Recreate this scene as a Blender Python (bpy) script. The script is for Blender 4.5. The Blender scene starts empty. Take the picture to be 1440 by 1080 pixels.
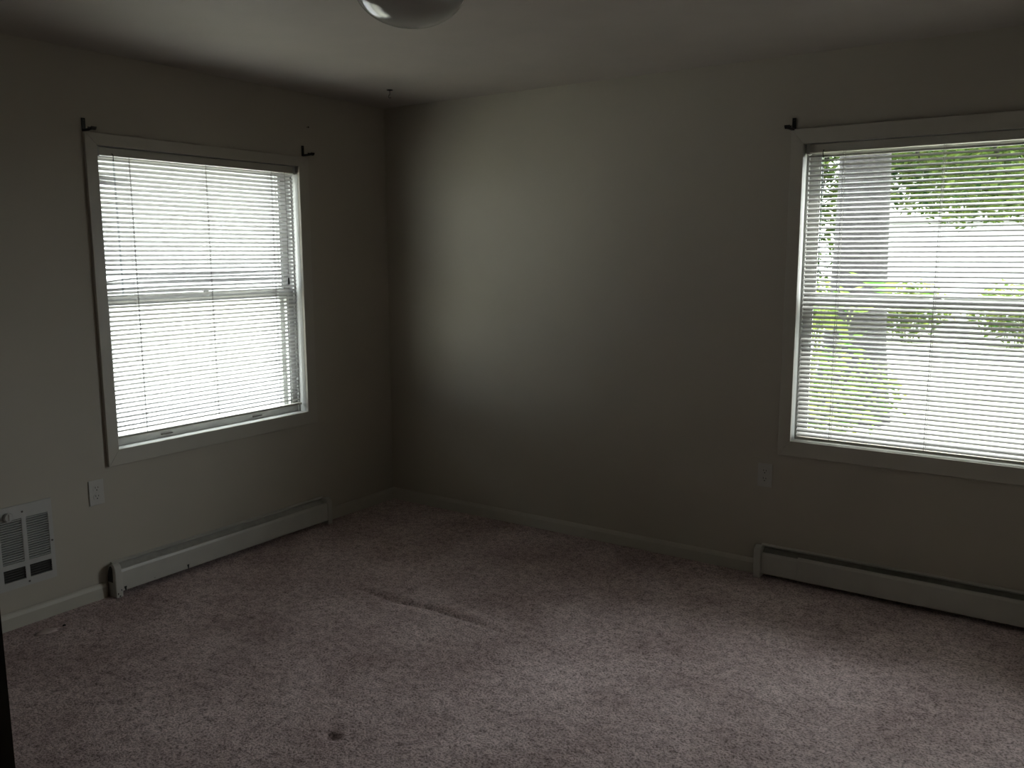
import bpy, bmesh, math, random
import numpy as np
from mathutils import Matrix, Vector

random.seed(7)
rng = np.random.default_rng(11)
S = bpy.context.scene
COL = S.collection

# ------------------------------------------------------------------ camera
YAW, PITCH, ROLL = 0.5996, 0.1495, -0.0036
CAM = Vector((3.7069, -4.055, 1.564))
FPX = 1214.36
cam = bpy.data.cameras.new('camera')
cam.sensor_fit = 'HORIZONTAL'
cam.sensor_width = 36.0
cam.lens = FPX / 1440 * 36.0
cam.clip_start = 0.02
cam.clip_end = 300
cam_o = bpy.data.objects.new('camera', cam)
COL.objects.link(cam_o)
fw = Vector((-math.sin(YAW) * math.cos(PITCH), math.cos(YAW) * math.cos(PITCH), -math.sin(PITCH)))
rt = Vector((math.cos(YAW), math.sin(YAW), 0))
up = rt.cross(fw)
c_, s_ = math.cos(ROLL), math.sin(ROLL)
rt2, up2 = c_ * rt + s_ * up, -s_ * rt + c_ * up
cam_o.matrix_world = Matrix(((rt2.x, up2.x, -fw.x, CAM.x), (rt2.y, up2.y, -fw.y, CAM.y),
                             (rt2.z, up2.z, -fw.z, CAM.z), (0, 0, 0, 1)))
S.camera = cam_o

# ------------------------------------------------------------------ world: plain overcast sky
w = bpy.data.worlds.new('overcast_sky')
S.world = w
w.use_nodes = True
bg = w.node_tree.nodes['Background']
bg.inputs[0].default_value = (0.93, 0.97, 1.0, 1)
bg.inputs[1].default_value = 3.3

# hazy high sun over the yard: it lights the neighbouring wall and the tops of the level-hung slats, and is cut off by them
sun = bpy.data.lights.new('sun', 'SUN')
sun.energy = 1.4
sun.angle = math.radians(2.0)
sun.color = (1.0, 0.95, 0.88)
sun_o = bpy.data.objects.new('sun', sun)
COL.objects.link(sun_o)
sun_o.rotation_euler = Vector((-0.81, -1.0, -1.54)).to_track_quat('-Z', 'Y').to_euler()
sun_o.location = (8, 10, 16)

S.view_settings.view_transform = 'Standard'
S.view_settings.look = 'None'
S.view_settings.gamma = 1.0
S.view_settings.use_curve_mapping = False
S.view_settings.exposure = 2.1

# ------------------------------------------------------------------ measures (metres)
H = 2.44                      # ceiling height
XR, YN = 4.20, -4.50          # right wall, near wall
TH = 0.15                     # outer wall thickness
GZ = -0.50                    # ground outside
# windows in wall coordinates: casing outer (o) and inner opening (i)
WL = dict(o0=-1.9196, o1=-0.6454, ot=2.094, ob=0.6066, u0=-1.866, u1=-0.712, t=2.042, b=0.680)
WR = dict(o0=2.4804, o1=3.7350, ot=2.116, ob=0.6123, u0=2.5375, u1=3.678, t=2.048, b=0.685)

# sky portals: they only guide sampling of the sky through the two window openings
for nm, cx, cy, rx, rz, W_ in (('sky_portal_a', -TH - 0.03, (WL['u0'] + WL['u1']) / 2, 0, 1, WL),
                               ('sky_portal_b', (WR['u0'] + WR['u1']) / 2, TH + 0.03, 1, 0, WR)):
    L = bpy.data.lights.new(nm, 'AREA')
    L.shape = 'RECTANGLE'
    L.size = 1.2
    L.size_y = 1.42
    L.cycles.is_portal = True
    lo = bpy.data.objects.new(nm, L)
    COL.objects.link(lo)
    d = Vector((1, 0, 0)) if rz else Vector((0, -1, 0))
    lo.rotation_euler = d.to_track_quat('-Z', 'Y').to_euler()
    lo.location = (cx, cy, 1.365)

# ------------------------------------------------------------------ materials
def mat(name, col, rough=0.6, var=0.0, vscale=3.0, col2=None, bump=0.0, bscale=200.0, spec=0.5, metal=0.0, detail=3.0):
    m = bpy.data.materials.new(name)
    m.use_nodes = True
    nt = m.node_tree
    b = nt.nodes['Principled BSDF']
    b.inputs['Base Color'].default_value = (*col, 1)
    b.inputs['Roughness'].default_value = rough
    b.inputs['Metallic'].default_value = metal
    b.inputs['Specular IOR Level'].default_value = spec
    tc = nt.nodes.new('ShaderNodeTexCoord')
    if var > 0 or col2:
        n = nt.nodes.new('ShaderNodeTexNoise')
        n.inputs['Scale'].default_value = vscale
        n.inputs['Detail'].default_value = detail
        nt.links.new(tc.outputs['Object'], n.inputs['Vector'])
        r = nt.nodes.new('ShaderNodeValToRGB')
        c2 = col2 or tuple(min(1, c * (1 + var)) for c in col)
        c1 = col if col2 else tuple(c * (1 - var) for c in col)
        r.color_ramp.elements[0].color = (*c1, 1)
        r.color_ramp.elements[1].color = (*c2, 1)
        r.color_ramp.elements[0].position = 0.3
        r.color_ramp.elements[1].position = 0.7
        nt.links.new(n.outputs['Fac'], r.inputs['Fac'])
        nt.links.new(r.outputs['Color'], b.inputs['Base Color'])
    if bump > 0:
        n2 = nt.nodes.new('ShaderNodeTexNoise')
        n2.inputs['Scale'].default_value = bscale
        n2.inputs['Detail'].default_value = 3
        nt.links.new(tc.outputs['Object'], n2.inputs['Vector'])
        bp = nt.nodes.new('ShaderNodeBump')
        bp.inputs['Strength'].default_value = bump
        bp.inputs['Distance'].default_value = 0.002
        nt.links.new(n2.outputs['Fac'], bp.inputs['Height'])
        nt.links.new(bp.outputs['Normal'], b.inputs['Normal'])
    return m

def mat_glass(name, ior=1.45, tint=(0.96, 0.98, 0.97)):
    m = bpy.data.materials.new(name)
    m.use_nodes = True
    nt = m.node_tree
    nt.nodes.clear()
    o = nt.nodes.new('ShaderNodeOutputMaterial')
    mx = nt.nodes.new('ShaderNodeMixShader')
    tr = nt.nodes.new('ShaderNodeBsdfTransparent')
    tr.inputs[0].default_value = (*tint, 1)
    gl = nt.nodes.new('ShaderNodeBsdfGlossy')
    gl.inputs['Roughness'].default_value = 0.02
    fr = nt.nodes.new('ShaderNodeFresnel')
    fr.inputs[0].default_value = ior
    ge = nt.nodes.new('ShaderNodeNewGeometry')       # reflect once per pane: the exit face only lets through
    sb = nt.nodes.new('ShaderNodeMath')
    sb.operation = 'SUBTRACT'
    sb.inputs[0].default_value = 1.0
    ml = nt.nodes.new('ShaderNodeMath')
    ml.operation = 'MULTIPLY'
    nt.links.new(ge.outputs['Backfacing'], sb.inputs[1])
    nt.links.new(sb.outputs[0], ml.inputs[0])
    nt.links.new(fr.outputs[0], ml.inputs[1])
    nt.links.new(ml.outputs[0], mx.inputs[0])
    nt.links.new(tr.outputs[0], mx.inputs[1])
    nt.links.new(gl.outputs[0], mx.inputs[2])
    nt.links.new(mx.outputs[0], o.inputs[0])
    return m

def mat_leaf(name, c1, c2, scale=2.0, trans=0.45):
    m = bpy.data.materials.new(name)
    m.use_nodes = True
    nt = m.node_tree
    nt.nodes.clear()
    o = nt.nodes.new('ShaderNodeOutputMaterial')
    mx = nt.nodes.new('ShaderNodeMixShader')
    mx.inputs[0].default_value = trans
    df = nt.nodes.new('ShaderNodeBsdfDiffuse')
    tl = nt.nodes.new('ShaderNodeBsdfTranslucent')
    tc = nt.nodes.new('ShaderNodeTexCoord')
    n = nt.nodes.new('ShaderNodeTexNoise')
    n.inputs['Scale'].default_value = scale
    n.inputs['Detail'].default_value = 4
    r = nt.nodes.new('ShaderNodeValToRGB')
    r.color_ramp.elements[0].position = 0.35
    r.color_ramp.elements[1].position = 0.68
    r.color_ramp.elements[0].color = (*c1, 1)
    r.color_ramp.elements[1].color = (*c2, 1)
    nt.links.new(tc.outputs['Object'], n.inputs['Vector'])
    nt.links.new(n.outputs['Fac'], r.inputs['Fac'])
    nt.links.new(r.outputs['Color'], df.inputs['Color'])
    nt.links.new(r.outputs['Color'], tl.inputs['Color'])
    nt.links.new(df.outputs[0], mx.inputs[1])
    nt.links.new(tl.outputs[0], mx.inputs[2])
    nt.links.new(mx.outputs[0], o.inputs[0])
    return m

def mat_vinyl():
    m = mat('white_vinyl', (0.46, 0.455, 0.45), 0.4, var=0.02, vscale=12, spec=0.4)
    nt = m.node_tree
    b = nt.nodes['Principled BSDF']
    out = nt.nodes['Material Output']
    tl = nt.nodes.new('ShaderNodeBsdfTranslucent')
    tl.inputs['Color'].default_value = (0.82, 0.80, 0.78, 1)
    mx = nt.nodes.new('ShaderNodeMixShader')
    mx.inputs[0].default_value = 0.06
    nt.links.new(b.outputs[0], mx.inputs[1])
    nt.links.new(tl.outputs[0], mx.inputs[2])
    nt.links.new(mx.outputs[0], out.inputs[0])
    return m

def mat_carpet():
    m = bpy.data.materials.new('carpet')
    m.use_nodes = True
    nt = m.node_tree
    b = nt.nodes['Principled BSDF']
    b.inputs['Roughness'].default_value = 0.95
    b.inputs['Specular IOR Level'].default_value = 0.1
    tc = nt.nodes.new('ShaderNodeTexCoord')
    def noise(scale, detail, rough=0.6):
        n = nt.nodes.new('ShaderNodeTexNoise')
        n.inputs['Scale'].default_value = scale
        n.inputs['Detail'].default_value = detail
        n.inputs['Roughness'].default_value = rough
        nt.links.new(tc.outputs['Object'], n.inputs['Vector'])
        return n.outputs['Fac']
    def ramp(f, a, b_, p0, p1):
        r = nt.nodes.new('ShaderNodeValToRGB')
        r.color_ramp.elements[0].position = p0
        r.color_ramp.elements[1].position = p1
        r.color_ramp.elements[0].color = (*a, 1)
        r.color_ramp.elements[1].color = (*b_, 1)
        nt.links.new(f, r.inputs['Fac'])
        return r.outputs['Color']
    def mul(a, b_):
        x = nt.nodes.new('ShaderNodeMix')
        x.data_type = 'RGBA'
        x.blend_type = 'MULTIPLY'
        x.inputs[0].default_value = 1.0
        nt.links.new(a, x.inputs[6])
        nt.links.new(b_, x.inputs[7])
        return x.outputs[2]
    big = ramp(noise(2.6, 4, 0.65), (0.52, 0.40, 0.395), (0.78, 0.635, 0.63), 0.34, 0.68)   # brushed and soiled patches
    mid = ramp(noise(30, 3), (0.62, 0.61, 0.60), (1, 1, 1), 0.30, 0.60)                            # leaning tufts
    fine = ramp(noise(120, 2), (0.42, 0.40, 0.39), (1, 1, 1), 0.32, 0.54)                          # yarn ends
    nt.links.new(mul(mul(big, mid), fine), b.inputs['Base Color'])
    bp = nt.nodes.new('ShaderNodeBump')
    bp.inputs['Strength'].default_value = 0.8
    bp.inputs['Distance'].default_value = 0.006
    nt.links.new(noise(120, 4, 0.7), bp.inputs['Height'])
    nt.links.new(bp.outputs['Normal'], b.inputs['Normal'])
    return m

M = dict(
    wall=mat('wall_paint', (0.45, 0.415, 0.35), 0.55, var=0.03, vscale=2.0, bump=0.12, bscale=140, spec=0.35),
    ceil=mat('ceiling_paint', (0.45, 0.41, 0.37), 0.7, var=0.05, vscale=2.5, bump=0.2, bscale=90, spec=0.25),
    trim=mat('trim_paint', (0.475, 0.45, 0.39), 0.4, var=0.03, vscale=8, bump=0.05, bscale=60, spec=0.5),
    sash=mat('sash_paint', (0.42, 0.42, 0.40), 0.4, var=0.03, vscale=8, spec=0.5),
    slat=mat_vinyl(),
    rail=mat('blind_rail_enamel', (0.48, 0.46, 0.40), 0.35, var=0.02, vscale=12, spec=0.5),
    cord=mat('blind_cord', (0.30, 0.29, 0.27), 0.8, var=0.05, vscale=60),
    wand=mat_glass('clear_plastic_wand', 1.3, (0.80, 0.82, 0.83)),
    dark=mat('dark_tassel', (0.03, 0.028, 0.025), 0.5, var=0.1, vscale=40),
    black=mat('black_iron', (0.012, 0.011, 0.010), 0.45, var=0.1, vscale=60, metal=0.3),
    glass=mat_glass('window_glass'),
    heater=mat('heater_enamel', (0.50, 0.485, 0.445), 0.4, var=0.04, vscale=10, spec=0.5),
    heater_in=mat('heater_interior', (0.05, 0.047, 0.042), 0.7, var=0.15, vscale=30),
    flap=mat('shaded_damper', (0.14, 0.135, 0.12), 0.6, var=0.15, vscale=30),  # damper colour darkened to carry the shade inside the slot
    flap2=mat('half_shaded_damper', (0.36, 0.35, 0.32), 0.5, var=0.1, vscale=30),  # same damper, greyed less below the enamel for a milder slot shade
    fin=mat('aluminium_fin', (0.25, 0.25, 0.25), 0.5, var=0.1, vscale=30, metal=0.6),
    chip=mat('bare_metal_chip', (0.02, 0.018, 0.016), 0.7, var=0.1, vscale=50),
    vent=mat('vent_enamel', (0.455, 0.45, 0.43), 0.4, var=0.03, vscale=14, spec=0.5),
    louver=mat('louver_enamel', (0.42, 0.42, 0.40), 0.45, var=0.05, vscale=14),
    plate=mat('outlet_plastic', (0.49, 0.48, 0.45), 0.35, var=0.02, vscale=20),
    slot=mat('outlet_slot', (0.015, 0.014, 0.013), 0.7, var=0.1, vscale=50),
    screw=mat('steel_screw', (0.12, 0.11, 0.10), 0.45, var=0.1, vscale=80, metal=0.7),
    opal=mat('opal_glass', (0.42, 0.41, 0.38), 0.08, var=0.02, vscale=5, spec=0.6),
    brass=mat('light_pan', (0.5, 0.49, 0.45), 0.35, var=0.03, vscale=20),
    carpet=mat_carpet(),
    stain=mat('dried_spill', (0.47, 0.38, 0.365), 0.95, var=0.08, vscale=40, bump=0.5, bscale=200),
    lint=mat('dark_lint', (0.03, 0.025, 0.022), 0.9, var=0.2, vscale=90),
    wood=mat('dark_stained_wood', (0.020, 0.012, 0.008), 0.5, col2=(0.032, 0.020, 0.013), vscale=9, bump=0.1, bscale=40),
    hall=mat('hall_paint', (0.30, 0.28, 0.24), 0.7, var=0.04, vscale=3),
    siding=mat('white_siding', (0.42, 0.42, 0.445), 0.6, var=0.03, vscale=4, bump=0.1, bscale=50),
    soffit=mat('soffit_paint', (0.55, 0.55, 0.60), 0.6, var=0.03, vscale=4),
    roofing=mat('asphalt_shingle', (0.10, 0.095, 0.09), 0.9, var=0.2, vscale=20, bump=0.4, bscale=80),
    ground=mat('pale_ground', (0.36, 0.36, 0.26), 0.95, col2=(0.52, 0.50, 0.45), vscale=1.3, bump=0.5, bscale=30),
    bark=mat('grey_bark', (0.012, 0.011, 0.012), 0.9, col2=(0.036, 0.033, 0.034), vscale=14, bump=1.0, bscale=25),
    leaf_a=mat_leaf('canopy_leaf', (0.012, 0.040, 0.009), (0.12, 0.16, 0.04), 3.0),
    leaf_b=mat_leaf('far_leaf', (0.014, 0.04, 0.016), (0.075, 0.11, 0.045), 1.5),
    leaf_c=mat_leaf('shrub_leaf', (0.06, 0.14, 0.03), (0.26, 0.29, 0.08), 5.0),
    stem=mat('green_stem', (0.16, 0.20, 0.07), 0.7, var=0.2, vscale=20),
)

# ------------------------------------------------------------------ helpers
ORG = {}

def LMAP(u, d, z):            # left wall: u = y, d = into the room (+x)
    return (d, u, z)

def RMAP(u, d, z):            # back wall: u = x, d = into the room (-y)
    return (u, -d, z)

def IDM(x, y, z):
    return (x, y, z)

class MB:
    def __init__(self, fmap=IDM):
        self.v, self.f, self.m = [], [], fmap

    def add(self, vs, fs):
        n = len(self.v)
        self.v += [self.m(*p) for p in vs]
        self.f += [tuple(i + n for i in f) for f in fs]
        return self

    def box(self, a0, a1, b0, b1, c0, c1):
        vs = [(x, y, z) for x in (a0, a1) for y in (b0, b1) for z in (c0, c1)]
        return self.add(vs, [(0, 1, 3, 2), (4, 6, 7, 5), (0, 4, 5, 1), (2, 3, 7, 6), (0, 2, 6, 4), (1, 5, 7, 3)])

    def prism(self, prof, a0, a1, axis=0):
        """profile = list of 2D points in the two other axes, extruded along axis"""
        def mk(a, p):
            q = [p[0], p[1]]
            q.insert(axis, a)
            return tuple(q)
        n = len(prof)
        vs = [mk(a0, p) for p in prof] + [mk(a1, p) for p in prof]
        fs = [tuple(range(n)), tuple(range(n, 2 * n))]
        fs += [(i, (i + 1) % n, n + (i + 1) % n, n + i) for i in range(n)]
        return self.add(vs, fs)

    def tube(self, pts, r, seg=6, caps=True):
        pts = [Vector(p) for p in pts]
        rs = r if isinstance(r, (list, tuple)) else [r] * len(pts)
        vs, fs = [], []
        for i, p in enumerate(pts):
            t = (pts[min(i + 1, len(pts) - 1)] - pts[max(i - 1, 0)]).normalized()
            a = t.cross(Vector((0, 0, 1)) if abs(t.z) < 0.9 else Vector((1, 0, 0))).normalized()
            b = t.cross(a)
            for k in range(seg):
                g = 2 * math.pi * k / seg
                vs.append(tuple(p + rs[i] * (math.cos(g) * a + math.sin(g) * b)))
        for i in range(len(pts) - 1):
            for k in range(seg):
                fs.append((i * seg + k, i * seg + (k + 1) % seg, (i + 1) * seg + (k + 1) % seg, (i + 1) * seg + k))
        if caps:
            fs.append(tuple(range(seg)))
            fs.append(tuple(range((len(pts) - 1) * seg, len(pts) * seg)))
        return self.add(vs, fs)

    def lathe(self, prof, c, axis=(0, 0, 1), seg=32):
        ax = Vector(axis).normalized()
        a = ax.cross(Vector((0, 0, 1)) if abs(ax.z) < 0.9 else Vector((1, 0, 0))).normalized()
        b = ax.cross(a)
        c = Vector(c)
        vs, fs = [], []
        for r, h in prof:
            for k in range(seg):
                g = 2 * math.pi * k / seg
                vs.append(tuple(c + ax * h + r * (math.cos(g) * a + math.sin(g) * b)))
        n = len(prof)
        for i in range(n - 1):
            for k in range(seg):
                fs.append((i * seg + k, i * seg + (k + 1) % seg, (i + 1) * seg + (k + 1) % seg, (i + 1) * seg + k))
        fs.append(tuple(range(seg)))
        fs.append(tuple(range((n - 1) * seg, n * seg)))
        return self.add(vs, fs)

    def build(self, name, material, parent=None, bevel=0.0, smooth=False, segs=1, origin=None):
        vs = [Vector(p) for p in self.v]
        if origin is None:
            lo = [min(p[i] for p in vs) for i in range(3)]
            hi = [max(p[i] for p in vs) for i in range(3)]
            origin = Vector(((lo[0] + hi[0]) / 2, (lo[1] + hi[1]) / 2, lo[2]))
        me = bpy.data.meshes.new(name)
        me.from_pydata([tuple(p - origin) for p in vs], [], self.f)
        bm = bmesh.new()
        bm.from_mesh(me)
        bmesh.ops.remove_doubles(bm, verts=bm.verts, dist=1e-6)
        bmesh.ops.recalc_face_normals(bm, faces=bm.faces)
        if bevel > 0:
            es = [e for e in bm.edges if len(e.link_faces) == 2 and e.calc_face_angle(0) > 0.6]
            bmesh.ops.bevel(bm, geom=es, offset=bevel, segments=segs, affect='EDGES', profile=0.6)
        bm.to_mesh(me)
        bm.free()
        me.materials.append(material)
        if smooth:
            for p in me.polygons:
                p.use_smooth = True
        return link(name, me, parent, origin)

def link(name, data, parent, origin):
    o = bpy.data.objects.new(name, data)
    COL.objects.link(o)
    ORG[o.name] = Vector(origin)
    if parent:
        o.parent = parent
        o.location = Vector(origin) - ORG[parent.name]
    else:
        o.location = origin
    return o

def tag(o, label=None, cat=None, group=None, kind=None):
    if label: o['label'] = label
    if cat: o['category'] = cat
    if group: o['group'] = group
    if kind: o['kind'] = kind
    return o

def thing(name, loc, label, cat, group=None, kind=None):
    return tag(link(name, None, None, loc), label, cat, group, kind)

def struct(o, label, cat):
    return tag(o, label, cat, kind='structure')

# ------------------------------------------------------------------ room shell
def wall_hole(fmap, u0, u1, z0, z1, hole, d0, d1, name, material, label):
    us = [u0, hole[0], hole[1], u1]
    zs = [z0, hole[2], hole[3], z1]
    mb = MB(fmap)
    vs = [(u, d, z) for d in (d0, d1) for u in us for z in zs]
    idx = lambda d, i, j: d * 16 + i * 4 + j
    fs = []
    for d in (0, 1):
        for i in range(3):
            for j in range(3):
                if (i, j) == (1, 1):
                    continue
                fs.append((idx(d, i, j), idx(d, i + 1, j), idx(d, i + 1, j + 1), idx(d, i, j + 1)))
    ring = [(i, 0) for i in range(3)] + [(3, j) for j in range(3)] + [(i, 3) for i in (3, 2, 1)] + [(0, j) for j in (3, 2, 1)]
    for k in range(len(ring)):
        a, b = ring[k], ring[(k + 1) % len(ring)]
        fs.append((idx(0, *a), idx(0, *b), idx(1, *b), idx(1, *a)))
    hr = [(1, 1), (2, 1), (2, 2), (1, 2)]
    for k in range(4):
        a, b = hr[k], hr[(k + 1) % 4]
        fs.append((idx(0, *a), idx(0, *b), idx(1, *b), idx(1, *a)))
    mb.add(vs, fs)
    return struct(mb.build(name, material), label, 'wall')

JT = 0.016                     # jamb board thickness
wall_hole(LMAP, YN - 0.12, TH, -0.02, H + 0.02, (WL['u0'] - JT, WL['u1'] + JT, WL['b'] - JT, WL['t'] + JT), -TH, 0,
          'wall_left', M['wall'], 'off-white painted wall with the heater grille and a window')
wall_hole(RMAP, 0.0, XR + 0.12, -0.02, H + 0.02, (WR['u0'] - JT, WR['u1'] + JT, WR['b'] - JT, WR['t'] + JT), -TH, 0,
          'wall_back', M['wall'], 'off-white painted wall with a window onto trees')
struct(MB().box(XR, XR + 0.12, YN - 0.12, 0, -0.02, H + 0.02).build('wall_right', M['wall']), 'plain off-white painted side wall', 'wall')
DX0, DX1, DH = 2.955, 3.735, 2.03
mb = MB()
mb.box(0, DX0, YN - 0.12, YN, -0.02, H + 0.02).box(DX1, XR, YN - 0.12, YN, -0.02, H + 0.02).box(DX0, DX1, YN - 0.12, YN, DH, H + 0.02)
struct(mb.build('wall_front', M['wall']), 'off-white painted wall with the doorway', 'wall')
mb = MB()
mb.box(-0.22, XR + 0.12, YN - 1.5, 0.22, H, H + 0.16)
struct(mb.build('ceiling', M['ceil']), 'off-white painted plaster ceiling', 'ceiling')
# dark hallway behind the doorway
struct(MB().box(2.3, 2.4, YN - 1.40, YN - 0.12, -0.02, H).build('wall_hall_left', M['hall']), 'hallway side wall beyond the doorway', 'wall')
struct(MB().box(XR, XR + 0.12, YN - 1.40, YN - 0.12, -0.02, H).build('wall_hall_right', M['hall']), 'hallway end wall beyond the doorway', 'wall')
struct(MB().box(2.3, XR + 0.12, YN - 1.5, YN - 1.40, -0.02, H).build('wall_hall_back', M['hall']), 'hallway long wall beyond the doorway', 'wall')
struct(MB().box(2.3, XR + 0.12, YN - 1.5, YN - 0.10, -0.10, -0.001).build('floor_hall', M['carpet']), 'carpeted hallway floor beyond the doorway', 'floor')

# carpeted floor with a wrinkle and real unevenness
def smooth_noise(nx, ny, cell):
    gx, gy = int(nx / cell) + 3, int(ny / cell) + 3
    g = rng.random((gx, gy))
    xs, ys = np.arange(nx) / cell, np.arange(ny) / cell
    ix, iy = xs.astype(int), ys.astype(int)
    fx, fy = xs - ix, ys - iy
    fx, fy = fx * fx * (3 - 2 * fx), fy * fy * (3 - 2 * fy)
    a = g[np.ix_(ix, iy)] * (1 - fx)[:, None] + g[np.ix_(ix + 1, iy)] * fx[:, None]
    b = g[np.ix_(ix, iy + 1)] * (1 - fx)[:, None] + g[np.ix_(ix + 1, iy + 1)] * fx[:, None]
    return a * (1 - fy)[None, :] + b * fy[None, :]

def make_floor():
    nx, ny = 421, 451
    X = np.linspace(0, XR, nx)
    Y = np.linspace(YN, 0, ny)
    gx, gy = np.meshgrid(X, Y, indexing='ij')
    z = 0.0035 * (smooth_noise(nx, ny, 2.2) - 0.5) + 0.003 * (smooth_noise(nx, ny, 5) - 0.5) + 0.005 * (smooth_noise(nx, ny, 34) - 0.5)
    # wrinkle running along the floor in front of the back wall
    line = -1.205 + 0.012 * np.sin(gx * 6.0) - 0.02 * np.exp(-((gx - 1.15) / 0.12) ** 2)
    amp = np.clip((gx - 0.78) / 0.30, 0, 1) * np.clip((1.86 - gx) / 0.45, 0, 1)
    dy = gy - line
    z += amp * (0.012 * np.exp(-(dy / 0.035) ** 2) - 0.011 * np.exp(-((dy + 0.045) / 0.012) ** 2))
    z -= 0.020 * np.exp(-(((gx - 1.7215) / 0.030) ** 2 + ((gy + 2.2123) / 0.024) ** 2))        # dent
    edge = np.minimum(np.minimum(gx, XR - gx), np.minimum(-gy, gy - YN))
    z *= np.clip(edge / 0.08, 0.15, 1)
    v = np.stack([gx, gy, z], -1).reshape(-1, 3)
    i = np.arange((nx - 1) * (ny - 1))
    a = (i // (ny - 1)) * ny + i % (ny - 1)
    f = np.stack([a, a + ny, a + ny + 1, a + 1], -1)
    me = bpy.data.meshes.new('floor')
    me.from_pydata(v.tolist(), [], f.tolist())
    for p in me.polygons:
        p.use_smooth = True
    me.materials.append(M['carpet'])
    o = link('floor', me, None, (0, 0, 0))
    sub = MB().box(-TH, XR + 0.12, YN - 0.12, TH, -0.10, -0.021).build('underlay', M['hall'], o)
    return struct(o, 'mauve brown plush carpeted floor with a long wrinkle', 'floor')
make_floor()

def baseboard(fmap, u0, u1, name, label):
    prof = [(0, 0), (0.013, 0), (0.013, 0.052), (0.009, 0.066), (0.004, 0.072), (0, 0.072)]
    mb = MB(fmap).prism(prof, u0, u1, 0)
    return struct(mb.build(name, M['trim']), label, 'baseboard')
baseboard(LMAP, -0.598, -0.013, 'baseboard_left', 'short white baseboard between heater and room corner')
baseboard(LMAP, YN, -1.972, 'baseboard_left', 'white baseboard running under the wall heater grille')
baseboard(RMAP, 0.0, 2.398, 'baseboard_back', 'long white baseboard from room corner to jointed heater')
mb = MB().box(XR - 0.013, XR, YN, 0, 0, 0.072)
struct(mb.build('baseboard_right', M['trim'], bevel=0.003), 'white baseboard along the plain side wall', 'baseboard')
mb = MB().box(0.013, 2.88, YN, YN + 0.013, 0, 0.072)
struct(mb.build('baseboard_front', M['trim'], bevel=0.003), 'white baseboard beside the doorway', 'baseboard')

# ------------------------------------------------------------------ windows
def quad_prism(mb, pts, d0, d1):
    """4 (u,z) points extruded in depth"""
    vs = [(u, d, z) for d in (d0, d1) for u, z in pts]
    fs = [(0, 1, 2, 3), (4, 5, 6, 7)] + [(i, (i + 1) % 4, 4 + (i + 1) % 4, 4 + i) for i in range(4)]
    return mb.add(vs, fs)

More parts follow.
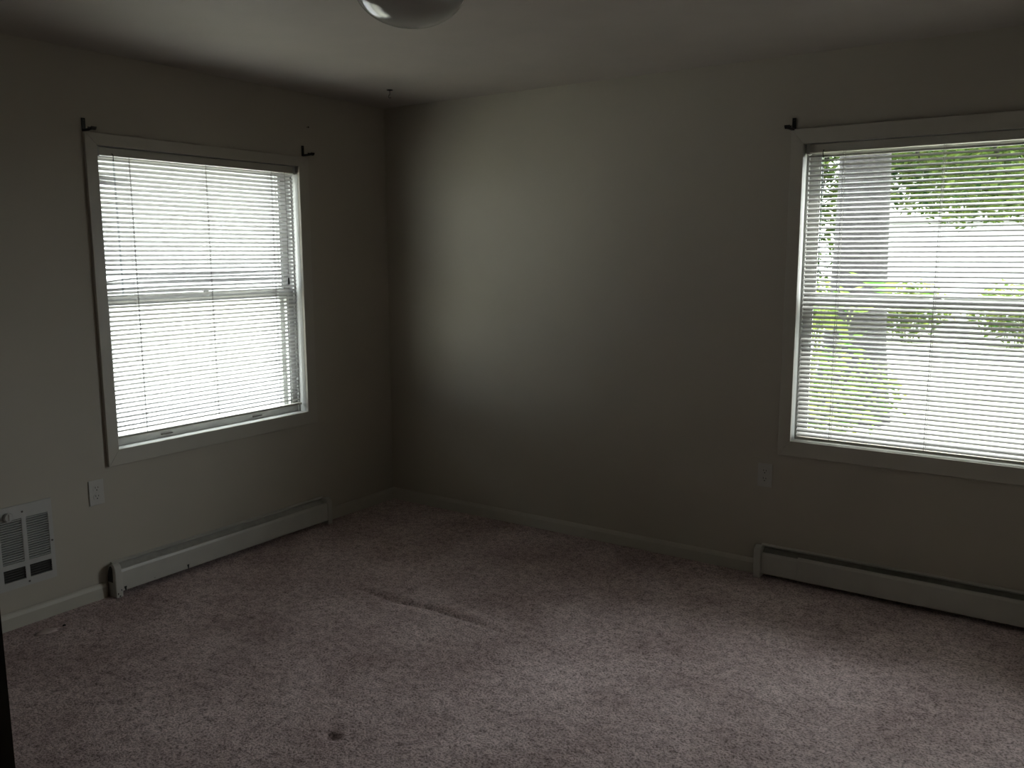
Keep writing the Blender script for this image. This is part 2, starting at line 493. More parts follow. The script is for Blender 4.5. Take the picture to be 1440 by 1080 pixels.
def window(fmap, W, name, label):
    cu = (W['u0'] + W['u1']) / 2
    root = thing(name, fmap(cu, 0, W['ob']), label, 'window', kind='structure')
    o0, o1, ot, ob, u0, u1, t, b = (W[k] for k in ('o0', 'o1', 'ot', 'ob', 'u0', 'u1', 't', 'b'))
    D = 0.018
    sides = [[(o0, ob), (u0, b), (u0, t), (o0, ot)], [(o1, ob), (u1, b), (u1, t), (o1, ot)],
             [(o0, ot), (u0, t), (u1, t), (o1, ot)], [(o0, ob), (u0, b), (u1, b), (o1, ob)]]
    for q in sides:
        quad_prism(MB(fmap), q, 0, D).build('casing', M['trim'], root, bevel=0.0015)
    # jamb boards lining the opening (a 4 mm reveal behind the casing)
    e = 0.0
    mb = MB(fmap).box(u0 - JT, u0 - e, -TH - 0.004, 0, b - JT, t + JT); mb.build('jamb_board', M['sash'], root)
    mb = MB(fmap).box(u1 + e, u1 + JT, -TH - 0.004, 0, b - JT, t + JT); mb.build('jamb_board', M['sash'], root)
    mb = MB(fmap).box(u0, u1, -TH - 0.004, 0, t, t + JT); mb.build('jamb_board', M['sash'], root)
    sl = MB(fmap).prism([(0.0, b), (-TH - 0.05, b - 0.012), (-TH - 0.05, b - 0.034), (-TH, b - JT), (0.0, b - JT)], u0, u1, 0)
    sl.build('window_sill', M['sash'], root)
    for a0, a1 in ((u0, u0 + 0.011), (u1 - 0.011, u1)):
        MB(fmap).box(a0, a1, -0.060, -0.048, b, t).build('stop_bead', M['sash'], root, bevel=0.001)
    mid = (1.357 if fmap is LMAP else 1.343)
    def sash(nm, d0, d1, z0, z1, bot, top):
        st = 0.042
        ua, ub = u0 + 0.002, u1 - 0.002
        mb = MB(fmap)
        mb.box(ua, ua + st, d0, d1, z0, z1).box(ub - st, ub, d0, d1, z0, z1)
        mb.box(ua + st, ub - st, d0, d1, z0, z0 + bot).box(ua + st, ub - st, d0, d1, z1 - top, z1)
        s = mb.build(nm, M['sash'], root)
        dm = (d0 + d1) / 2
        MB(fmap).box(ua + st - 0.004, ub - st + 0.004, dm - 0.0015, dm + 0.0015, z0 + bot - 0.004, z1 - top + 0.004).build('pane', M['glass'], s)
        # glazing bead round the pane
        mb = MB(fmap)
        g = 0.008
        mb.box(ua + st, ua + st + g, dm + 0.002, dm + 0.010, z0 + bot, z1 - top)
        mb.box(ub - st - g, ub - st, dm + 0.002, dm + 0.010, z0 + bot, z1 - top)
        mb.box(ua + st + g, ub - st - g, dm + 0.002, dm + 0.010, z0 + bot, z0 + bot + g)
        mb.box(ua + st + g, ub - st - g, dm + 0.002, dm + 0.010, z1 - top - g, z1 - top)
        mb.build('glazing_bead', M['sash'], s)
        return s
    lo = sash('lower_sash', -0.093, -0.062, b - 0.003, mid + 0.015, 0.040, 0.030)
    hi = sash('upper_sash', -0.128, -0.097, mid - 0.015, t + 0.001, 0.030, 0.045)
    # sash lock on the meeting rail, finger lifts on the bottom rail
    MB(fmap).box(cu - 0.028, cu + 0.028, -0.092, -0.066, mid + 0.015, mid + 0.022).box(cu - 0.010, cu + 0.022, -0.088, -0.072, mid + 0.022, mid + 0.032).build('sash_lock', M['sash'], lo, bevel=0.001)
    for uu in (u0 + 0.30, u1 - 0.30):
        MB(fmap).box(uu - 0.03, uu + 0.03, -0.062, -0.052, b + 0.012, b + 0.017).build('finger_lift', M['screw'], lo, bevel=0.001)
    # aluminium storm frame on the outside
    f0, f1 = -TH - 0.020, -TH - 0.005
    mb = MB(fmap)
    mb.box(u0 - 0.02, u0 + 0.026, f0, f1, b - 0.01, t + 0.02).box(u1 - 0.026, u1 + 0.02, f0, f1, b - 0.01, t + 0.02)
    mb.box(u0 + 0.026, u1 - 0.026, f0, f1, b + 0.0, b + 0.022).box(u0 + 0.026, u1 - 0.026, f0, f1, t - 0.02, t + 0.02)
    mb.box(u0 + 0.026, u1 - 0.026, f0, f1, mid - 0.010, mid + 0.010)
    mb.build('storm_frame', M['louver'], root)
    return root
window(LMAP, WL, 'window_1', 'double-hung window facing the white neighbouring house, white casing')
window(RMAP, WR, 'window_2', 'double-hung window looking out on green trees, white casing')

# ------------------------------------------------------------------ mini blinds
PITCH_S = 0.0213

def slat_mesh(fmap, length, tilt, bend=None, segs=1):
    """crowned aluminium slat centred on its own origin; bend(s) gives (dz, extra tilt) along the length"""
    Wd, CR, T, n = 0.025, 0.0024, 0.0005, 6
    vs, fs = [], []
    ns = segs + 1
    for i in range(ns):
        s = i / segs
        u = (s - 0.5) * length
        dz, tw = bend(s) if bend else (0, 0)
        a = tilt + tw
        ca, sa = math.cos(a), math.sin(a)
        ring = []
        for k in range(n + 1):
            x = (k / n - 0.5) * Wd
            ring.append((x, CR * (1 - (2 * x / Wd) ** 2) + T / 2))
        for k in range(n, -1, -1):
            x = (k / n - 0.5) * Wd
            ring.append((x, CR * (1 - (2 * x / Wd) ** 2) - T / 2))
        for x, h in ring:                      # tilt > 0: room edge goes down
            vs.append((u, x * ca + h * sa, -x * sa + h * ca + dz))
    m = 2 * (n + 1)
    for i in range(segs):
        for k in range(m):
            fs.append((i * m + k, i * m + (k + 1) % m, (i + 1) * m + (k + 1) % m, (i + 1) * m + k))
    for base in (0, segs * m):
        for k in range(n):
            fs.append((base + k, base + k + 1, base + m - 2 - k, base + m - 1 - k))
    mb = MB(fmap)
    mb.add(vs, fs)
    me = bpy.data.meshes.new('slat')
    me.from_pydata(mb.v, [], mb.f)
    bm = bmesh.new()
    bm.from_mesh(me)
    bmesh.ops.recalc_face_normals(bm, faces=bm.faces)
    bm.to_mesh(me)
    bm.free()
    me.materials.append(M['slat'])
    return me

def blind(fmap, W, zbot, tilt, label, bends, tassel_z):
    u0, u1, t = W['u0'] + 0.008, W['u1'] - 0.008, W['t']
    cu = (u0 + u1) / 2
    DC = -0.026
    root = thing('mini_blind', fmap(cu, DC, zbot), label, 'window blind')
    # steel headrail: open-top channel with a rolled lower lip
    hz0 = t - 0.039
    prof = [(DC - 0.014, hz0), (DC + 0.014, hz0), (DC + 0.016, hz0 + 0.003), (DC + 0.016, t - 0.004), (DC + 0.013, t - 0.002),
            (DC + 0.013, hz0 + 0.004), (DC - 0.013, hz0 + 0.004), (DC - 0.013, t - 0.002), (DC - 0.014, t - 0.002)]
    MB(fmap).prism(prof, u0 + 0.006, u1 - 0.006, 0).build('headrail', M['rail'], root)
    for uu in (u0, u1 - 0.014):
        mb = MB(fmap)
        mb.box(uu, uu + 0.014, DC - 0.020, DC - 0.017, hz0 - 0.004, t).box(uu, uu + 0.014, DC - 0.017, DC + 0.017, hz0 - 0.005, hz0 - 0.002)
        mb.box(uu, uu + 0.014, DC + 0.017, DC + 0.020, hz0 - 0.005, t)
        mb.build('end_bracket', M['sash'], root, bevel=0.0008)
    # slats
    length = (u1 - u0) - 0.016
    base = slat_mesh(fmap, length, tilt)
    z = hz0 - 0.014
    k = 0
    ctr = lambda zz: Vector(fmap(cu, DC, zz))
    while z > zbot + 0.016:
        if k in bends:
            me = slat_mesh(fmap, length, tilt, bends[k], 40)
        else:
            me = base
        link('slat', me, root, ctr(z))
        z -= PITCH_S
        k += 1
    # bottom rail
    br = [(DC - 0.011, zbot), (DC + 0.011, zbot), (DC + 0.0125, zbot + 0.004), (DC + 0.009, zbot + 0.010), (DC - 0.009, zbot + 0.010), (DC - 0.0125, zbot + 0.004)]
    MB(fmap).prism(br, u0 + 0.008, u1 - 0.008, 0).build('bottom_rail', M['rail'], root)
    # ladder cords: front string, back string and lift cord at each station
    for uu in (u0 + 0.16, cu, u1 - 0.16):
        mb = MB(fmap)
        for dd, off in ((0.0145, 0), (-0.0145, 0), (0.0, 0.006)):
            mb.tube([(uu + off, DC + dd, hz0 + 0.002), (uu + off, DC + dd, (hz0 + zbot) / 2), (uu + off, DC + dd, zbot + 0.004)], 0.0011, 5)
        mb.build('ladder_cord', M['cord'], root)
    # tilt wand on its black hook
    wu = u0 + 0.075
    wz = hz0 - 0.62
    wd = MB(fmap).tube([(wu, DC + 0.024, hz0 - 0.022), (wu + 0.004, DC + 0.023, wz)], 0.0040, 6).build('tilt_wand', M['wand'], root)
    MB(fmap).tube([(wu, DC + 0.016, hz0 + 0.010), (wu, DC + 0.024, hz0 + 0.004), (wu, DC + 0.026, hz0 - 0.008), (wu, DC + 0.024, hz0 - 0.022)], 0.0022, 6).build('wand_hook', M['black'], wd)
    # lift cord with tassel
    lu = u1 - 0.075
    lc = MB(fmap).tube([(lu, DC + 0.018, hz0 + 0.006), (lu + 0.003, DC + 0.019, 1.7), (lu, DC + 0.018, tassel_z + 0.03)], 0.0012, 6).build('lift_cord', M['cord'], root)
    top = fmap(lu, DC + 0.018, tassel_z)
    MB().lathe([(0.0015, 0.034), (0.004, 0.030), (0.0055, 0.015), (0.0065, 0.0), (0.005, -0.002)], top, (0, 0, 1), 10).build('tassel', M['dark'], lc, smooth=True)
    return root

def droop(s0, s1, dz, tw):
    def f(s):
        if s < s0 or s > s1:
            return 0.0, 0.0
        x = (s - s0) / (s1 - s0)
        return dz * (1 - x) ** 2 if s0 == 0 else dz * math.sin(math.pi * x), tw * ((1 - x) if s0 == 0 else math.sin(math.pi * x))
    return f

bendsL = {4: droop(0, 0.14, 0.004, -0.25), 5: droop(0, 0.14, 0.005, -0.3), 25: droop(0, 0.17, -0.013, 0.10), 24: droop(0.1, 0.9, -0.004, -0.20),
          26: droop(0.15, 0.95, 0.002, -0.30), 27: droop(0, 0.36, -0.007, -0.15), 28: droop(0.12, 0.55, 0.003, -0.28), 29: droop(0.1, 0.6, 0.002, -0.22)}
blind(LMAP, WL, 0.722, -0.50, 'white mini blind with tilted slats, some bent, over the window facing the white house', bendsL, 1.405)
blind(RMAP, WR, 0.694, 0.50, 'white mini blind with level slats over the window looking out on trees', {}, 1.40)

# ------------------------------------------------------------------ baseboard heaters
def heater(fmap, u0, u1, panels, label, chips, damper):
    """panels = list of (ua, ub, ztop, zbot, depth)"""
    root = thing('baseboard_heater', fmap((u0 + u1) / 2, 0.03, 0), label, 'heater')
    MB(fmap).prism([(0, 0.012), (0.004, 0.012), (0.004, 0.146), (0.016, 0.150), (0.017, 0.154), (0.003, 0.158), (0, 0.158)], u0 + 0.02, u1 - 0.02, 0).build('back_panel', M['heater'], root)
    for ua, ub, zt, zb, dp in panels:
        prof = [(dp - 0.012, zb), (dp, zb), (dp, zt - 0.012), (dp - 0.004, zt), (dp - 0.013, zt + 0.001), (dp - 0.013, zt - 0.002),
                (dp - 0.006, zt - 0.003), (dp - 0.003, zt - 0.013), (dp - 0.002, zb + 0.002), (dp - 0.012, zb + 0.002)]
        MB(fmap).prism(prof, ua, ub, 0).build('front_panel', M['heater'], root)
    # damper flap in the outlet slot, finned tube behind the panel
    MB(fmap).prism([(0.010, 0.143), (0.044, 0.119), (0.044, 0.1205), (0.010, 0.1445)], u0 + 0.036, u1 - 0.036, 0).build('damper', damper, root)
    MB(fmap).tube([(u0 + 0.02, 0.030, 0.062), (u1 - 0.02, 0.030, 0.062)], 0.011, 8).build('pipe', M['fin'], root)
    fins = MB(fmap)
    u = u0 + 0.10
    while u < u1 - 0.10:
        fins.box(u, u + 0.0006, 0.008, 0.048, 0.035, 0.095)
        u += 0.012
    tag(fins.build('fin_row', M['heater_in'], root), kind='stuff')
    # end caps: rounded hood, solid throughout
    for a, b in ((u0, u0 + 0.034), (u1 - 0.034, u1)):
        pr = [(0.0, 0.0), (0.066, 0.0), (0.066, 0.130)]
        pr += [(0.066 - 0.030 + 0.030 * math.cos(g), 0.130 + 0.030 * math.sin(g)) for g in (0.4, 0.8, 1.2, 1.57)]
        pr += [(0.030 - 0.030 * math.sin(g), 0.100 + 0.060 * math.cos(g)) for g in (0.5, 1.0, 1.57)]
        MB(fmap).prism(pr, a, b, 0).build('end_cap', M['heater'], root, bevel=0.003)
    if chips:                    # dark arched plate on the hood's end, standing in for a shaded hollow
        op = [(0.004, 0.072), (0.044, 0.072), (0.046, 0.140), (0.036, 0.150), (0.024, 0.146), (0.012, 0.124), (0.005, 0.100)]
        MB(fmap).prism(op, u0 - 0.0012, u0 - 0.0002, 0).build('end_shade_plate', M['heater_in'], root)
    for uu, zz, w_, h_, dp in chips:
        quad_prism(MB(fmap), [(uu, zz + h_), (uu + w_, zz + h_), (uu + w_ * 0.75, zz), (uu + w_ * 0.35, zz)], dp, dp + 0.0006).build('paint_chip', M['chip'], root)
    return root

heater(LMAP, -1.958, -0.602, [(-1.924, -0.636, 0.128, 0.026, 0.060)],
       'long white baseboard heater with chipped paint under the window facing the white house',
       [(-1.916, 0.024, 0.014, 0.020, 0.0601), (-1.58, 0.024, 0.012, 0.022, 0.0601), (-1.935, 0.03, 0.006, 0.007, 0.0662), (-1.952, 0.014, 0.006, 0.010, 0.0662), (-1.946, 0.004, 0.010, 0.006, 0.0662), (-1.76, 0.034, 0.004, 0.004, 0.0601)], M['flap2'])
heater(RMAP, 2.400, 3.95, [(2.434, 2.606, 0.124, 0.024, 0.052), (2.609, 3.916, 0.134, 0.024, 0.0610)],
       'white baseboard heater with jointed front panel under the window onto trees', [], M['flap'])

# ------------------------------------------------------------------ wall heater grille
def wall_heater():
    f = LMAP
    u0, u1, z0, z1 = -2.432, -2.190, 0.172, 0.527
    root = thing('wall_heater', f((u0 + u1) / 2, 0, z0), 'white louvred electric wall heater grille with a round knob, set low in wall', 'heater')
    cols = [(-2.409, -2.319), (-2.301, -2.208)]
    zones = [(0.282, 0.470), (0.205, 0.259)]
    mb = MB(f)
    D = 0.010
    # frame plate with four openings
    us = [u0, cols[0][0], cols[0][1], cols[1][0], cols[1][1], u1]
    zs = [z0, zones[1][0], zones[1][1], zones[0][0], zones[0][1], z1]
    for i in range(5):
        for j in range(5):
            if i in (1, 3) and j in (1, 3):
                continue
            mb.box(us[i], us[i + 1], 0.002, D, zs[j], zs[j + 1])
    mb.build('face_plate', M['vent'], root)
    MB(f).box(u0 + 0.012, u1 - 0.012, 0.0002, 0.0018, z0 + 0.012, z1 - 0.012).build('dark_backing', M['heater_in'], root)  # dark sheet standing in for the unlit depth behind the louvers
    for zi, (za, zb) in enumerate(zones):
        pitch = 0.0100 if zi == 0 else 0.0108
        n = int((zb - za) / pitch)
        for ci, (ua, ub) in enumerate(cols):
            me = None
            for k in range(n):
                z = za + (k + 0.5) * (zb - za) / n
                if me is None:
                    th = 0.0034 if zi == 0 else 0.0012
                    m_ = MB(f).prism([(0.0022, z + 0.001 + th / 2), (0.0022, z + 0.001 - th / 2), (D - 0.001, z - 0.001 - th / 2), (D - 0.001, z - 0.001 + th / 2)], ua, ub, 0)
                    o = m_.build('louver', M['louver'] if zi == 0 else M['heater_in'], root, origin=Vector(f((ua + ub) / 2, 0, z)))
                    me = o.data
                else:
                    link('louver', me, root, f((ua + ub) / 2, 0, z))
    c = f(-2.374, D, 0.487)
    kn = MB().lathe([(0.019, 0.0), (0.019, 0.010), (0.016, 0.016), (0.004, 0.017)], c, (1, 0, 0), 20).build('thermostat_knob', M['vent'], root, bevel=0)
    MB().box(c[0] + 0.0172, c[0] + 0.021, c[1] - 0.003, c[1] + 0.003, c[2] - 0.015, c[2] + 0.015).build('knob_ridge', M['vent'], kn, bevel=0.001)
    for uu, zz in ((-2.314, 0.496), (-2.199, 0.340), (-2.308, 0.188), (-2.421, 0.340)):
        MB().lathe([(0.0045, 0), (0.0045, 0.0012), (0.002, 0.002)], f(uu, D, zz), (1, 0, 0), 10).build('screw', M['screw'], root)
wall_heater()

# ------------------------------------------------------------------ outlets
def outlet(fmap, u, z, label):
    root = thing('wall_outlet', fmap(u, 0, z - 0.0575), label, 'outlet')
    MB(fmap).box(u - 0.035, u + 0.035, 0, 0.006, z - 0.0575, z + 0.0575).build('cover_plate', M['plate'], root, bevel=0.0025, segs=2)
    ax = fmap(0, 1, 0)
    for s in (1, -1):
        c = z + s * 0.0195
        pts = []
        for k in range(20):
            g = 2 * math.pi * k / 20
            pts.append((u + 0.0172 * math.cos(g), c + max(-0.0135, min(0.0135, 0.0172 * math.sin(g)))))
        vs = [(a, d, b) for d in (0.0055, 0.0075) for a, b in pts]
        fs = [tuple(range(20)), tuple(range(20, 40))] + [(i, (i + 1) % 20, 20 + (i + 1) % 20, 20 + i) for i in range(20)]
        r = MB(fmap).add(vs, fs).build('receptacle', M['plate'], root)
        for du, h in ((-0.0063, 0.0085), (0.0063, 0.0070)):
            MB(fmap).box(u + du - 0.0012, u + du + 0.0012, 0.0072, 0.0078, c + 0.001, c + 0.001 + h).build('slot', M['slot'], r)
        MB(fmap).lathe([(0.0028, 0.0072), (0.0028, 0.0079)], (u, 0, c - 0.0068), (0, 1, 0), 10).build('ground_hole', M['slot'], r)
    MB(fmap).lathe([(0.0026, 0.0058), (0.0022, 0.0070)], (u, 0, z), (0, 1, 0), 10).build('plate_screw', M['plate'], root)
outlet(LMAP, -1.981, 0.500, 'white duplex outlet beside the louvred wall heater, below the window casing')
outlet(RMAP, 2.420, 0.500, 'white duplex outlet above the end cap of the jointed baseboard heater')

# ------------------------------------------------------------------ curtain rod brackets
def bracket(fmap, u, z, label, reach=0.076):
    root = thing('curtain_rod_bracket', fmap(u, 0, z), label, 'bracket', 'curtain rod brackets')
    MB(fmap).box(u - 0.0085, u + 0.0085, 0, 0.005, z - 0.012, z + 0.044).build('wall_plate', M['black'], root, bevel=0.001)
    MB(fmap).box(u - 0.007, u + 0.007, 0.005, reach - 0.018, z - 0.012, z - 0.003).build('arm', M['black'], root, bevel=0.0012)
    # cup that carries the rod
    pr = []
    r1, r2 = 0.015, 0.010
    cy, cz = reach - 0.008, z + 0.002
    for k in range(11):
        g = math.pi + math.pi * k / 10
        pr.append((cy + r1 * math.cos(g), cz + r1 * math.sin(g)))
    for k in range(10, -1, -1):
        g = math.pi + math.pi * k / 10
        pr.append((cy + r2 * math.cos(g), cz + r2 * math.sin(g)))
    n = len(pr)
    mb = MB(fmap)
    vs = [(a, p[0], p[1]) for a in (u - 0.012, u + 0.012) for p in pr]
    fs = [(i, i + 1, n + i + 1, n + i) for i in range(n - 1)] + [(n - 1, 0, n, 2 * n - 1)]
    h = n // 2
    for base in (0, n):
        for i in range(h - 1):
            fs.append((base + i, base + i + 1, base + n - 2 - i, base + n - 1 - i))
    mb.add(vs, fs)
    mb.build('rod_cup', M['black'], root)
    MB(fmap).lathe([(0.003, 0.004), (0.002, 0.0055)], (u, 0, z + 0.034), (0, 1, 0), 8).build('screw', M['screw'], root)
    return root
bracket(LMAP, -1.912, 2.108, 'black curtain rod bracket above the house-facing window, at the end farther from room corner')
bracket(LMAP, -0.667, 2.112, 'black curtain rod bracket above the house-facing window, at the end nearer room corner')
bracket(RMAP, 2.487, 2.122, 'black curtain rod bracket above the casing of the window onto trees', 0.10)

# ------------------------------------------------------------------ ceiling light, hook, nail
def ceiling_light():
    cx, cy = 1.768, -1.795
    root = thing('ceiling_light', (cx, cy, H), 'round opal glass dome ceiling light, unlit', 'ceiling light')
    MB().lathe([(0.165, 0.0), (0.168, -0.004), (0.168, -0.022), (0.160, -0.024)], (cx, cy, H), (0, 0, 1), 48).build('mounting_pan', M['brass'], root, smooth=False)
    pr = [(0.182 * math.cos(g), -0.022 - 0.120 * math.sin(g)) for g in [i * math.pi / 2 / 18 for i in range(18)]] + [(0.004, -0.142)]
    pr = [(0.176, -0.016), (0.183, -0.017)] + pr
    MB().lathe(pr, (cx, cy, H), (0, 0, 1), 64).build('glass_dome', M['opal'], root, smooth=True)
ceiling_light()

def hook():
    x, y = 0.444, -0.437
    root = thing('ceiling_hook', (x, y, H), 'small dark metal hook screwed into the ceiling near the corner', 'hook')
    MB().lathe([(0.006, 0), (0.016, -0.002), (0.017, -0.004), (0.004, -0.007)], (x, y, H), (0, 0, 1), 16).build('rose', M['black'], root)
    pts = [(x, y, H - 0.006), (x, y, H - 0.026)]
    for k in range(9):
        g = math.pi / 2 + 1.3 * math.pi * k / 8
        pts.append((x + 0.009 * math.cos(g), y, H - 0.035 + 0.009 * math.sin(g)))
    MB().tube(pts, 0.0016, 6).build('hook_wire', M['screw'], root)
hook()
nl = thing('nail', LMAP(-0.630, 0, 2.258), 'single dark nail in the wall above the house-facing window', 'nail')
MB(LMAP).lathe([(0.0016, -0.004), (0.0016, 0.014)], (-0.630, 0, 2.258), (0, 1, 0), 6).build('shank', M['screw'], nl)
MB(LMAP).lathe([(0.0040, 0.014), (0.0040, 0.0155)], (-0.630, 0, 2.258), (0, 1, 0), 10).build('head', M['black'], nl)

# ------------------------------------------------------------------ marks on the carpet
def blob(name, x, y, rx, ry, h, material, label, cat, n=18, jag=0.22):
    vs = [(x, y, h + 0.004)]
    for ring, hh in ((0.6, h + 0.0035), (1.0, 0.0)):
        for k in range(n):
            g = 2 * math.pi * k / n
            q = 1 + random.uniform(-jag, jag) * (0.5 if ring < 1 else 1)
            vs.append((x + rx * ring * q * math.cos(g), y + ry * ring * q * math.sin(g), hh))
    fs = [(0, 1 + k, 1 + (k + 1) % n) for k in range(n)]
    fs += [(1 + k, 1 + (k + 1) % n, 1 + n + (k + 1) % n, 1 + n + k) for k in range(n)]
    fs.append(tuple(1 + n + k for k in range(n)))
    o = MB().add(vs, fs).build(name, material, smooth=True)
    return tag(o, label, cat)
blob('carpet_stain', 0.150, -2.325, 0.030, 0.050, 0.003, M['stain'], 'pale dried spill on the carpet below the wall heater', 'stain')
blob('lint_ball', 0.152, -2.250, 0.005, 0.007, 0.003, M['lint'], 'dark lint ball on carpet near the pale spill', 'lint')

# ------------------------------------------------------------------ door, standing open beside the camera
def door():
    x0, x1, y0, y1 = 2.938, 2.974, YN + 0.01, -3.734
    root = thing('door_1', ((x0 + x1) / 2, y0, 0.012), 'dark stained wooden door standing open into the room', 'door', kind='structure')
    ys = [y0, y0 + 0.11, (y0 + y1) / 2 - 0.05, (y0 + y1) / 2 + 0.05, y1 - 0.11, y1]
    zs = [0.012, 0.24, 0.86, 1.02, 1.90, DH - 0.01]
    mb = MB()
    for i in range(5):
        for j in range(5):
            pan = i in (1, 3) and j in (1, 3)
            mb.box(x0 + (0.011 if pan else 0), x1 - (0.011 if pan else 0), ys[i], ys[i + 1], zs[j], zs[j + 1])
    mb.build('leaf', M['wood'], root)
    for i in (1, 3):
        for j in (1, 3):
            MB().box(x0 + 0.005, x1 - 0.005, ys[i] + 0.03, ys[i + 1] - 0.03, zs[j] + 0.03, zs[j + 1] - 0.03).build('panel', M['wood'], root, bevel=0.004)
    for s, xx in ((1, x1), (-1, x0)):
        MB().lathe([(0.028, 0.0), (0.026, 0.006), (0.010, 0.010), (0.010, 0.030), (0.024, 0.040), (0.028, 0.052), (0.022, 0.064), (0.004, 0.068)], (xx, y1 - 0.065, 0.95), (s, 0, 0), 20).build('knob', M['screw'], root, smooth=True)
    for zz in (0.25, 1.05, 1.80):
        MB().lathe([(0.006, -0.045), (0.006, 0.045)], (x1 + 0.004, y0 + 0.004, zz), (0, 0, 1), 10).build('hinge', M['screw'], root)
door()
tr = MB()
tr.box(DX0 - 0.07, DX0 - 0.018, YN, YN + 0.008, 0, DH + 0.07).box(DX1, DX1 + 0.07, YN, YN + 0.016, 0, DH + 0.07).box(DX0 - 0.018, DX1, YN, YN + 0.008, DH, DH + 0.07)
struct(tr.build('trim_1', M['wood']), 'dark stained wooden casing round the doorway', 'trim')

# ------------------------------------------------------------------ outside
struct(MB().box(-60, 60, -60, 90, GZ - 0.3, GZ).build('ground', M['ground']), 'pale dry ground outside the windows', 'ground')

def house_left():
    x = -4.6
    y0, y1 = -6.0, 9.0
    root = thing('neighbour_house', (x - 2, (y0 + y1) / 2, GZ), 'white clapboard house next door seen through the tilted blind', 'house')
    MB().box(x - 5, x - 0.02, y0, y1, GZ, 2.62).build('wall_core', M['siding'], root)
    me = None
    n = int((2.62 - GZ) / 0.2)
    for k in range(n):
        z = GZ + k * 0.2
        if me is None:
            o = MB().prism([(x - 0.02, z), (x + 0.014, z), (x - 0.004, z + 0.2), (x - 0.02, z + 0.2)], y0, y1, 1)
            # axis 1 keeps the order (x, y, z)
            o = o.build('siding_board', M['siding'], root, origin=Vector((x, (y0 + y1) / 2, z)))
            me = o.data
        else:
            link('siding_board', me, root, (x, (y0 + y1) / 2, z))
    MB().box(x - 5.4, x + 0.55, y0 - 0.4, y1 + 0.4, 2.60, 2.66).build('soffit', M['soffit'], root)
    MB().box(x + 0.55, x + 0.58, y0 - 0.4, y1 + 0.4, 2.56, 2.76).build('fascia', M['siding'], root)
    MB().prism([(x + 0.60, 2.70), (x - 2.5, 4.3), (x - 5.6, 2.70), (x - 2.5, 4.1)], y0 - 0.45, y1 + 0.45, 1).build('roof', M['roofing'], root)
house_left()

def garage():
    x0, x1, y = -2.5, 7.5, 20.5
    root = thing('white_garage', ((x0 + x1) / 2, y, GZ), 'long white outbuilding behind the trees and hedge', 'garage')
    MB().box(x0, x1, y + 0.02, y + 6, GZ, 2.35).build('wall_core', M['siding'], root)
    me = None
    for k in range(9):
        z = GZ + k * 0.315
        if me is None:
            o = MB().prism([(y + 0.02, z), (y - 0.015, z), (y + 0.004, z + 0.315), (y + 0.02, z + 0.315)], x0, x1, 0).build('siding_board', M['siding'], root, origin=Vector(((x0 + x1) / 2, y, z)))
            me = o.data
        else:
            link('siding_board', me, root, ((x0 + x1) / 2, y, z))
    MB().prism([(y - 0.4, 2.34), (y + 3, 3.9), (y + 6.4, 2.34)], x0 - 0.3, x1 + 0.3, 0).build('roof', M['roofing'], root)
garage()

def leaves_mesh(name, pts, size, material, parent, flat=0.35, kind='stuff'):
    """pointed, slightly folded leaves"""
    vs, fs = [], []
    for p in pts:
        L = size * random.uniform(0.6, 1.25)
        wdt = L * random.uniform(0.32, 0.48)
        a = random.uniform(0, 2 * math.pi)
        el = random.uniform(-0.9, 0.5)
        d = Vector((math.cos(a) * math.cos(el), math.sin(a) * math.cos(el), math.sin(el)))
        up_ = Vector((random.gauss(0, flat), random.gauss(0, flat), 1)).normalized()
        s = d.cross(up_).normalized()
        nrm = s.cross(d)
        n = len(vs)
        P = Vector(p)
        vs += [tuple(P), tuple(P + d * L * 0.4 + s * wdt * 0.5 + nrm * wdt * 0.12), tuple(P + d * L), tuple(P + d * L * 0.4 - s * wdt * 0.5 + nrm * wdt * 0.12), tuple(P + d * L * 0.45)]
        fs += [(n, n + 1, n + 4), (n + 1, n + 2, n + 4), (n, n + 4, n + 3), (n + 4, n + 2, n + 3)]
    me = bpy.data.meshes.new(name)
    og = ORG[parent.name]
    me.from_pydata([tuple(Vector(v) - og) for v in vs], [], fs)
    me.materials.append(material)
    o = link(name, me, parent, og)
    if kind:
        o['kind'] = kind
    return o

def tree(x, y, r, h, clumps, nleaf, size, leafmat, label, lean=0.0):
    root = thing('tree', (x, y, GZ), label, 'tree', 'trees outside')
    pts, rs = [], []
    for k in range(9):
        q = k / 8
        pts.append((x + lean * q * h + 0.05 * math.sin(q * 5), y + 0.05 * math.cos(q * 4), GZ - 0.1 + q * h))
        rs.append(r * (1.45 - 0.45 * min(1, q * 6)) * (1 - 0.45 * q))
    MB().tube(pts, rs, 14).build('trunk', M['bark'], root, smooth=True)
    top = Vector(pts[-1])
    allp = []
    for (cx, cy, cz, cr, ch) in clumps:
        c = Vector((cx, cy, cz))
        st = Vector(pts[random.choice((5, 6, 7))])
        mid = (st + c) / 2 + Vector((0, 0, 0.25))
        MB().tube([tuple(st), tuple(mid), tuple(c)], [r * 0.32, r * 0.2, r * 0.07], 7).build('branch', M['bark'], root, smooth=True)
        for _ in range(int(nleaf / len(clumps))):
            v = Vector((random.gauss(0, 1), random.gauss(0, 1), random.gauss(0, 1)))
            v = v.normalized() * (random.random() ** 0.45)
            allp.append((cx + v.x * cr, cy + v.y * cr, cz + v.z * ch))
    leaves_mesh('foliage', allp, size, leafmat, root)
    return root

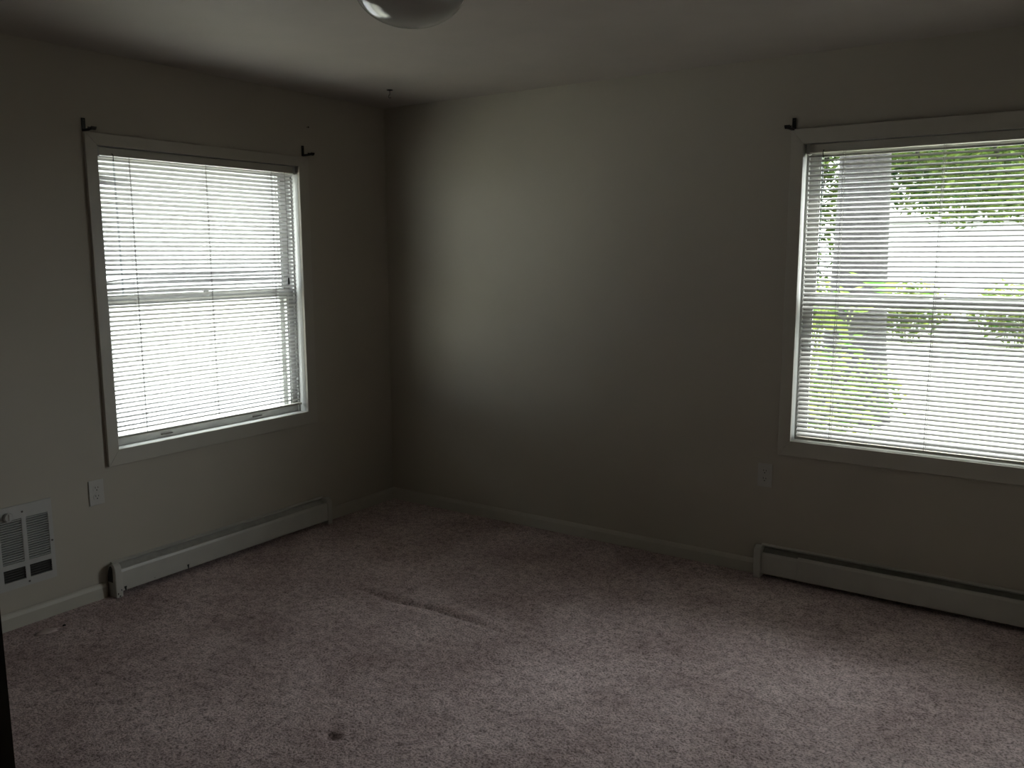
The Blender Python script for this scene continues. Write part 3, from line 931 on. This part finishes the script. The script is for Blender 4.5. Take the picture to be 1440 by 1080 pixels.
# big grey trunk in the yard, its crown hanging over the view
tree(1.19, 7.0, 0.345, 8.5, [(2.6, 5.4, 3.7, 1.6, 0.9), (3.2, 7.2, 3.0, 1.5, 1.0), (0.2, 6.4, 3.9, 1.6, 1.0), (1.6, 8.8, 3.4, 1.9, 1.2), (3.4, 5.4, 3.9, 1.3, 0.9), (2.5, 8.4, 2.7, 1.2, 0.8), (-0.5, 8.5, 2.6, 1.3, 1.2), (0.2, 9.0, 2.3, 0.8, 1.1), (1.5, 8.9, 2.75, 1.0, 0.65)],
     11000, 0.17, M['leaf_a'], 'thick grey-barked tree with leafy crown outside the window')
tree(5.2, 12.9, 0.16, 6.0, [(3.8, 12.5, 3.0, 1.6, 0.95), (2.6, 12.9, 2.95, 1.5, 0.95), (4.6, 13.1, 3.6, 1.6, 1.4), (1.75, 13.5, 3.5, 1.6, 1.2), (3.0, 13.7, 4.4, 2.0, 1.3), (2.2, 13.9, 2.85, 1.3, 0.75), (3.4, 14.2, 2.85, 1.3, 0.75), (4.5, 13.9, 2.9, 1.3, 0.8), (1.45, 14.3, 2.75, 1.2, 0.75)],
     15000, 0.18, M['leaf_a'], 'slim leafy tree in the middle of the yard', 0.01)
tree(-3.4, 14.5, 0.22, 7.0, [(-3.2, 14, 4.2, 2.3, 1.8), (-2.8, 15, 4.4, 2.2, 1.7), (-3.7, 15, 2.0, 2.0, 1.8), (-4.6, 14.5, 5.0, 2.2, 1.8)],
     5200, 0.26, M['leaf_b'], 'dark green tree standing before the white outbuilding')
for k, (xx, lab) in enumerate(((-9.4, 'tall dense tree behind the white outbuilding, beside its end wall'), (-2.0, 'tall dense tree rising over the middle of the white outbuilding roof'), (5.4, 'tall dense tree rising over the far end of the white outbuilding'))):
    tree(xx, 32.0, 0.35, 10.0, [(xx - 1.0, 31.5, 3.5, 2.2, 2.6), (xx + 1.0, 31, 4.2, 2.2, 2.8), (xx, 32, 8.0, 3.0, 3.0), (xx + 0.9, 32, 6.3, 2.4, 2.6), (xx - 0.9, 32, 6.6, 2.4, 2.6)],
         6200, 0.50, M['leaf_b'], lab)

def shrub(x, y, rx, ry, h, n, size, label, leafmat, big=0, group='shrubs outside'):
    root = thing('shrub', (x, y, GZ), label, 'shrub', group)
    for k in range(9):
        g = random.uniform(0, 6.28)
        tx, ty = x + rx * 0.7 * math.cos(g), y + ry * 0.7 * math.sin(g)
        MB().tube([(x + 0.1 * math.cos(g), y + 0.1 * math.sin(g), GZ - 0.02), ((x + tx) / 2, (y + ty) / 2, GZ + h * 0.55), (tx, ty, GZ + h * random.uniform(0.8, 1.0))], [0.016, 0.011, 0.004], 6).build('stem', M['stem'], root)
    pts = []
    for _ in range(n):
        v = Vector((random.gauss(0, 1), random.gauss(0, 1), random.gauss(0, 1))).normalized() * random.random() ** 0.4
        pts.append((x + v.x * rx, y + v.y * ry, GZ + h * 0.55 + v.z * h * 0.45))
    leaves_mesh('foliage', pts, size, leafmat, root)
    for k in range(big):                                   # long blades that stand clear of the rest
        px, py = x + random.uniform(-1, 1) * rx * 0.9, y + random.uniform(-1, 0.4) * ry
        leaves_mesh('leaf', [(px, py, GZ + h * random.uniform(0.86, 1.02))], size * 1.9, leafmat, root, kind=None)
    return root
shrub(2.02, 1.75, 0.55, 0.40, 1.95, 380, 0.15, 'bright broad-leaved shrub close outside the window onto trees', M['leaf_c'], 30)
shrub(1.3, 5.9, 0.75, 0.5, 0.95, 700, 0.14, 'low bright bush at the foot of the thick grey-barked tree', M['leaf_c'], 0)
HL = ['hedge bush before the white outbuilding, at the hedge end beside the dark green tree', 'hedge bush before the white outbuilding, next to the end bush',
      'hedge bush before the white outbuilding, behind the thick grey trunk', 'hedge bush before the white outbuilding, just clear of the thick grey trunk',
      'hedge bush before the white outbuilding, behind the slim yard tree', 'hedge bush before the white outbuilding, at the hedge end beyond the slim tree']
for k, xx in enumerate((-4.4, -2.2, 0.0, 2.2, 4.4, 6.6)):
    shrub(xx, 17.6, 1.0, 0.7, 1.45, 1500, 0.20, HL[k], M['leaf_c'], 0, 'hedge bushes')
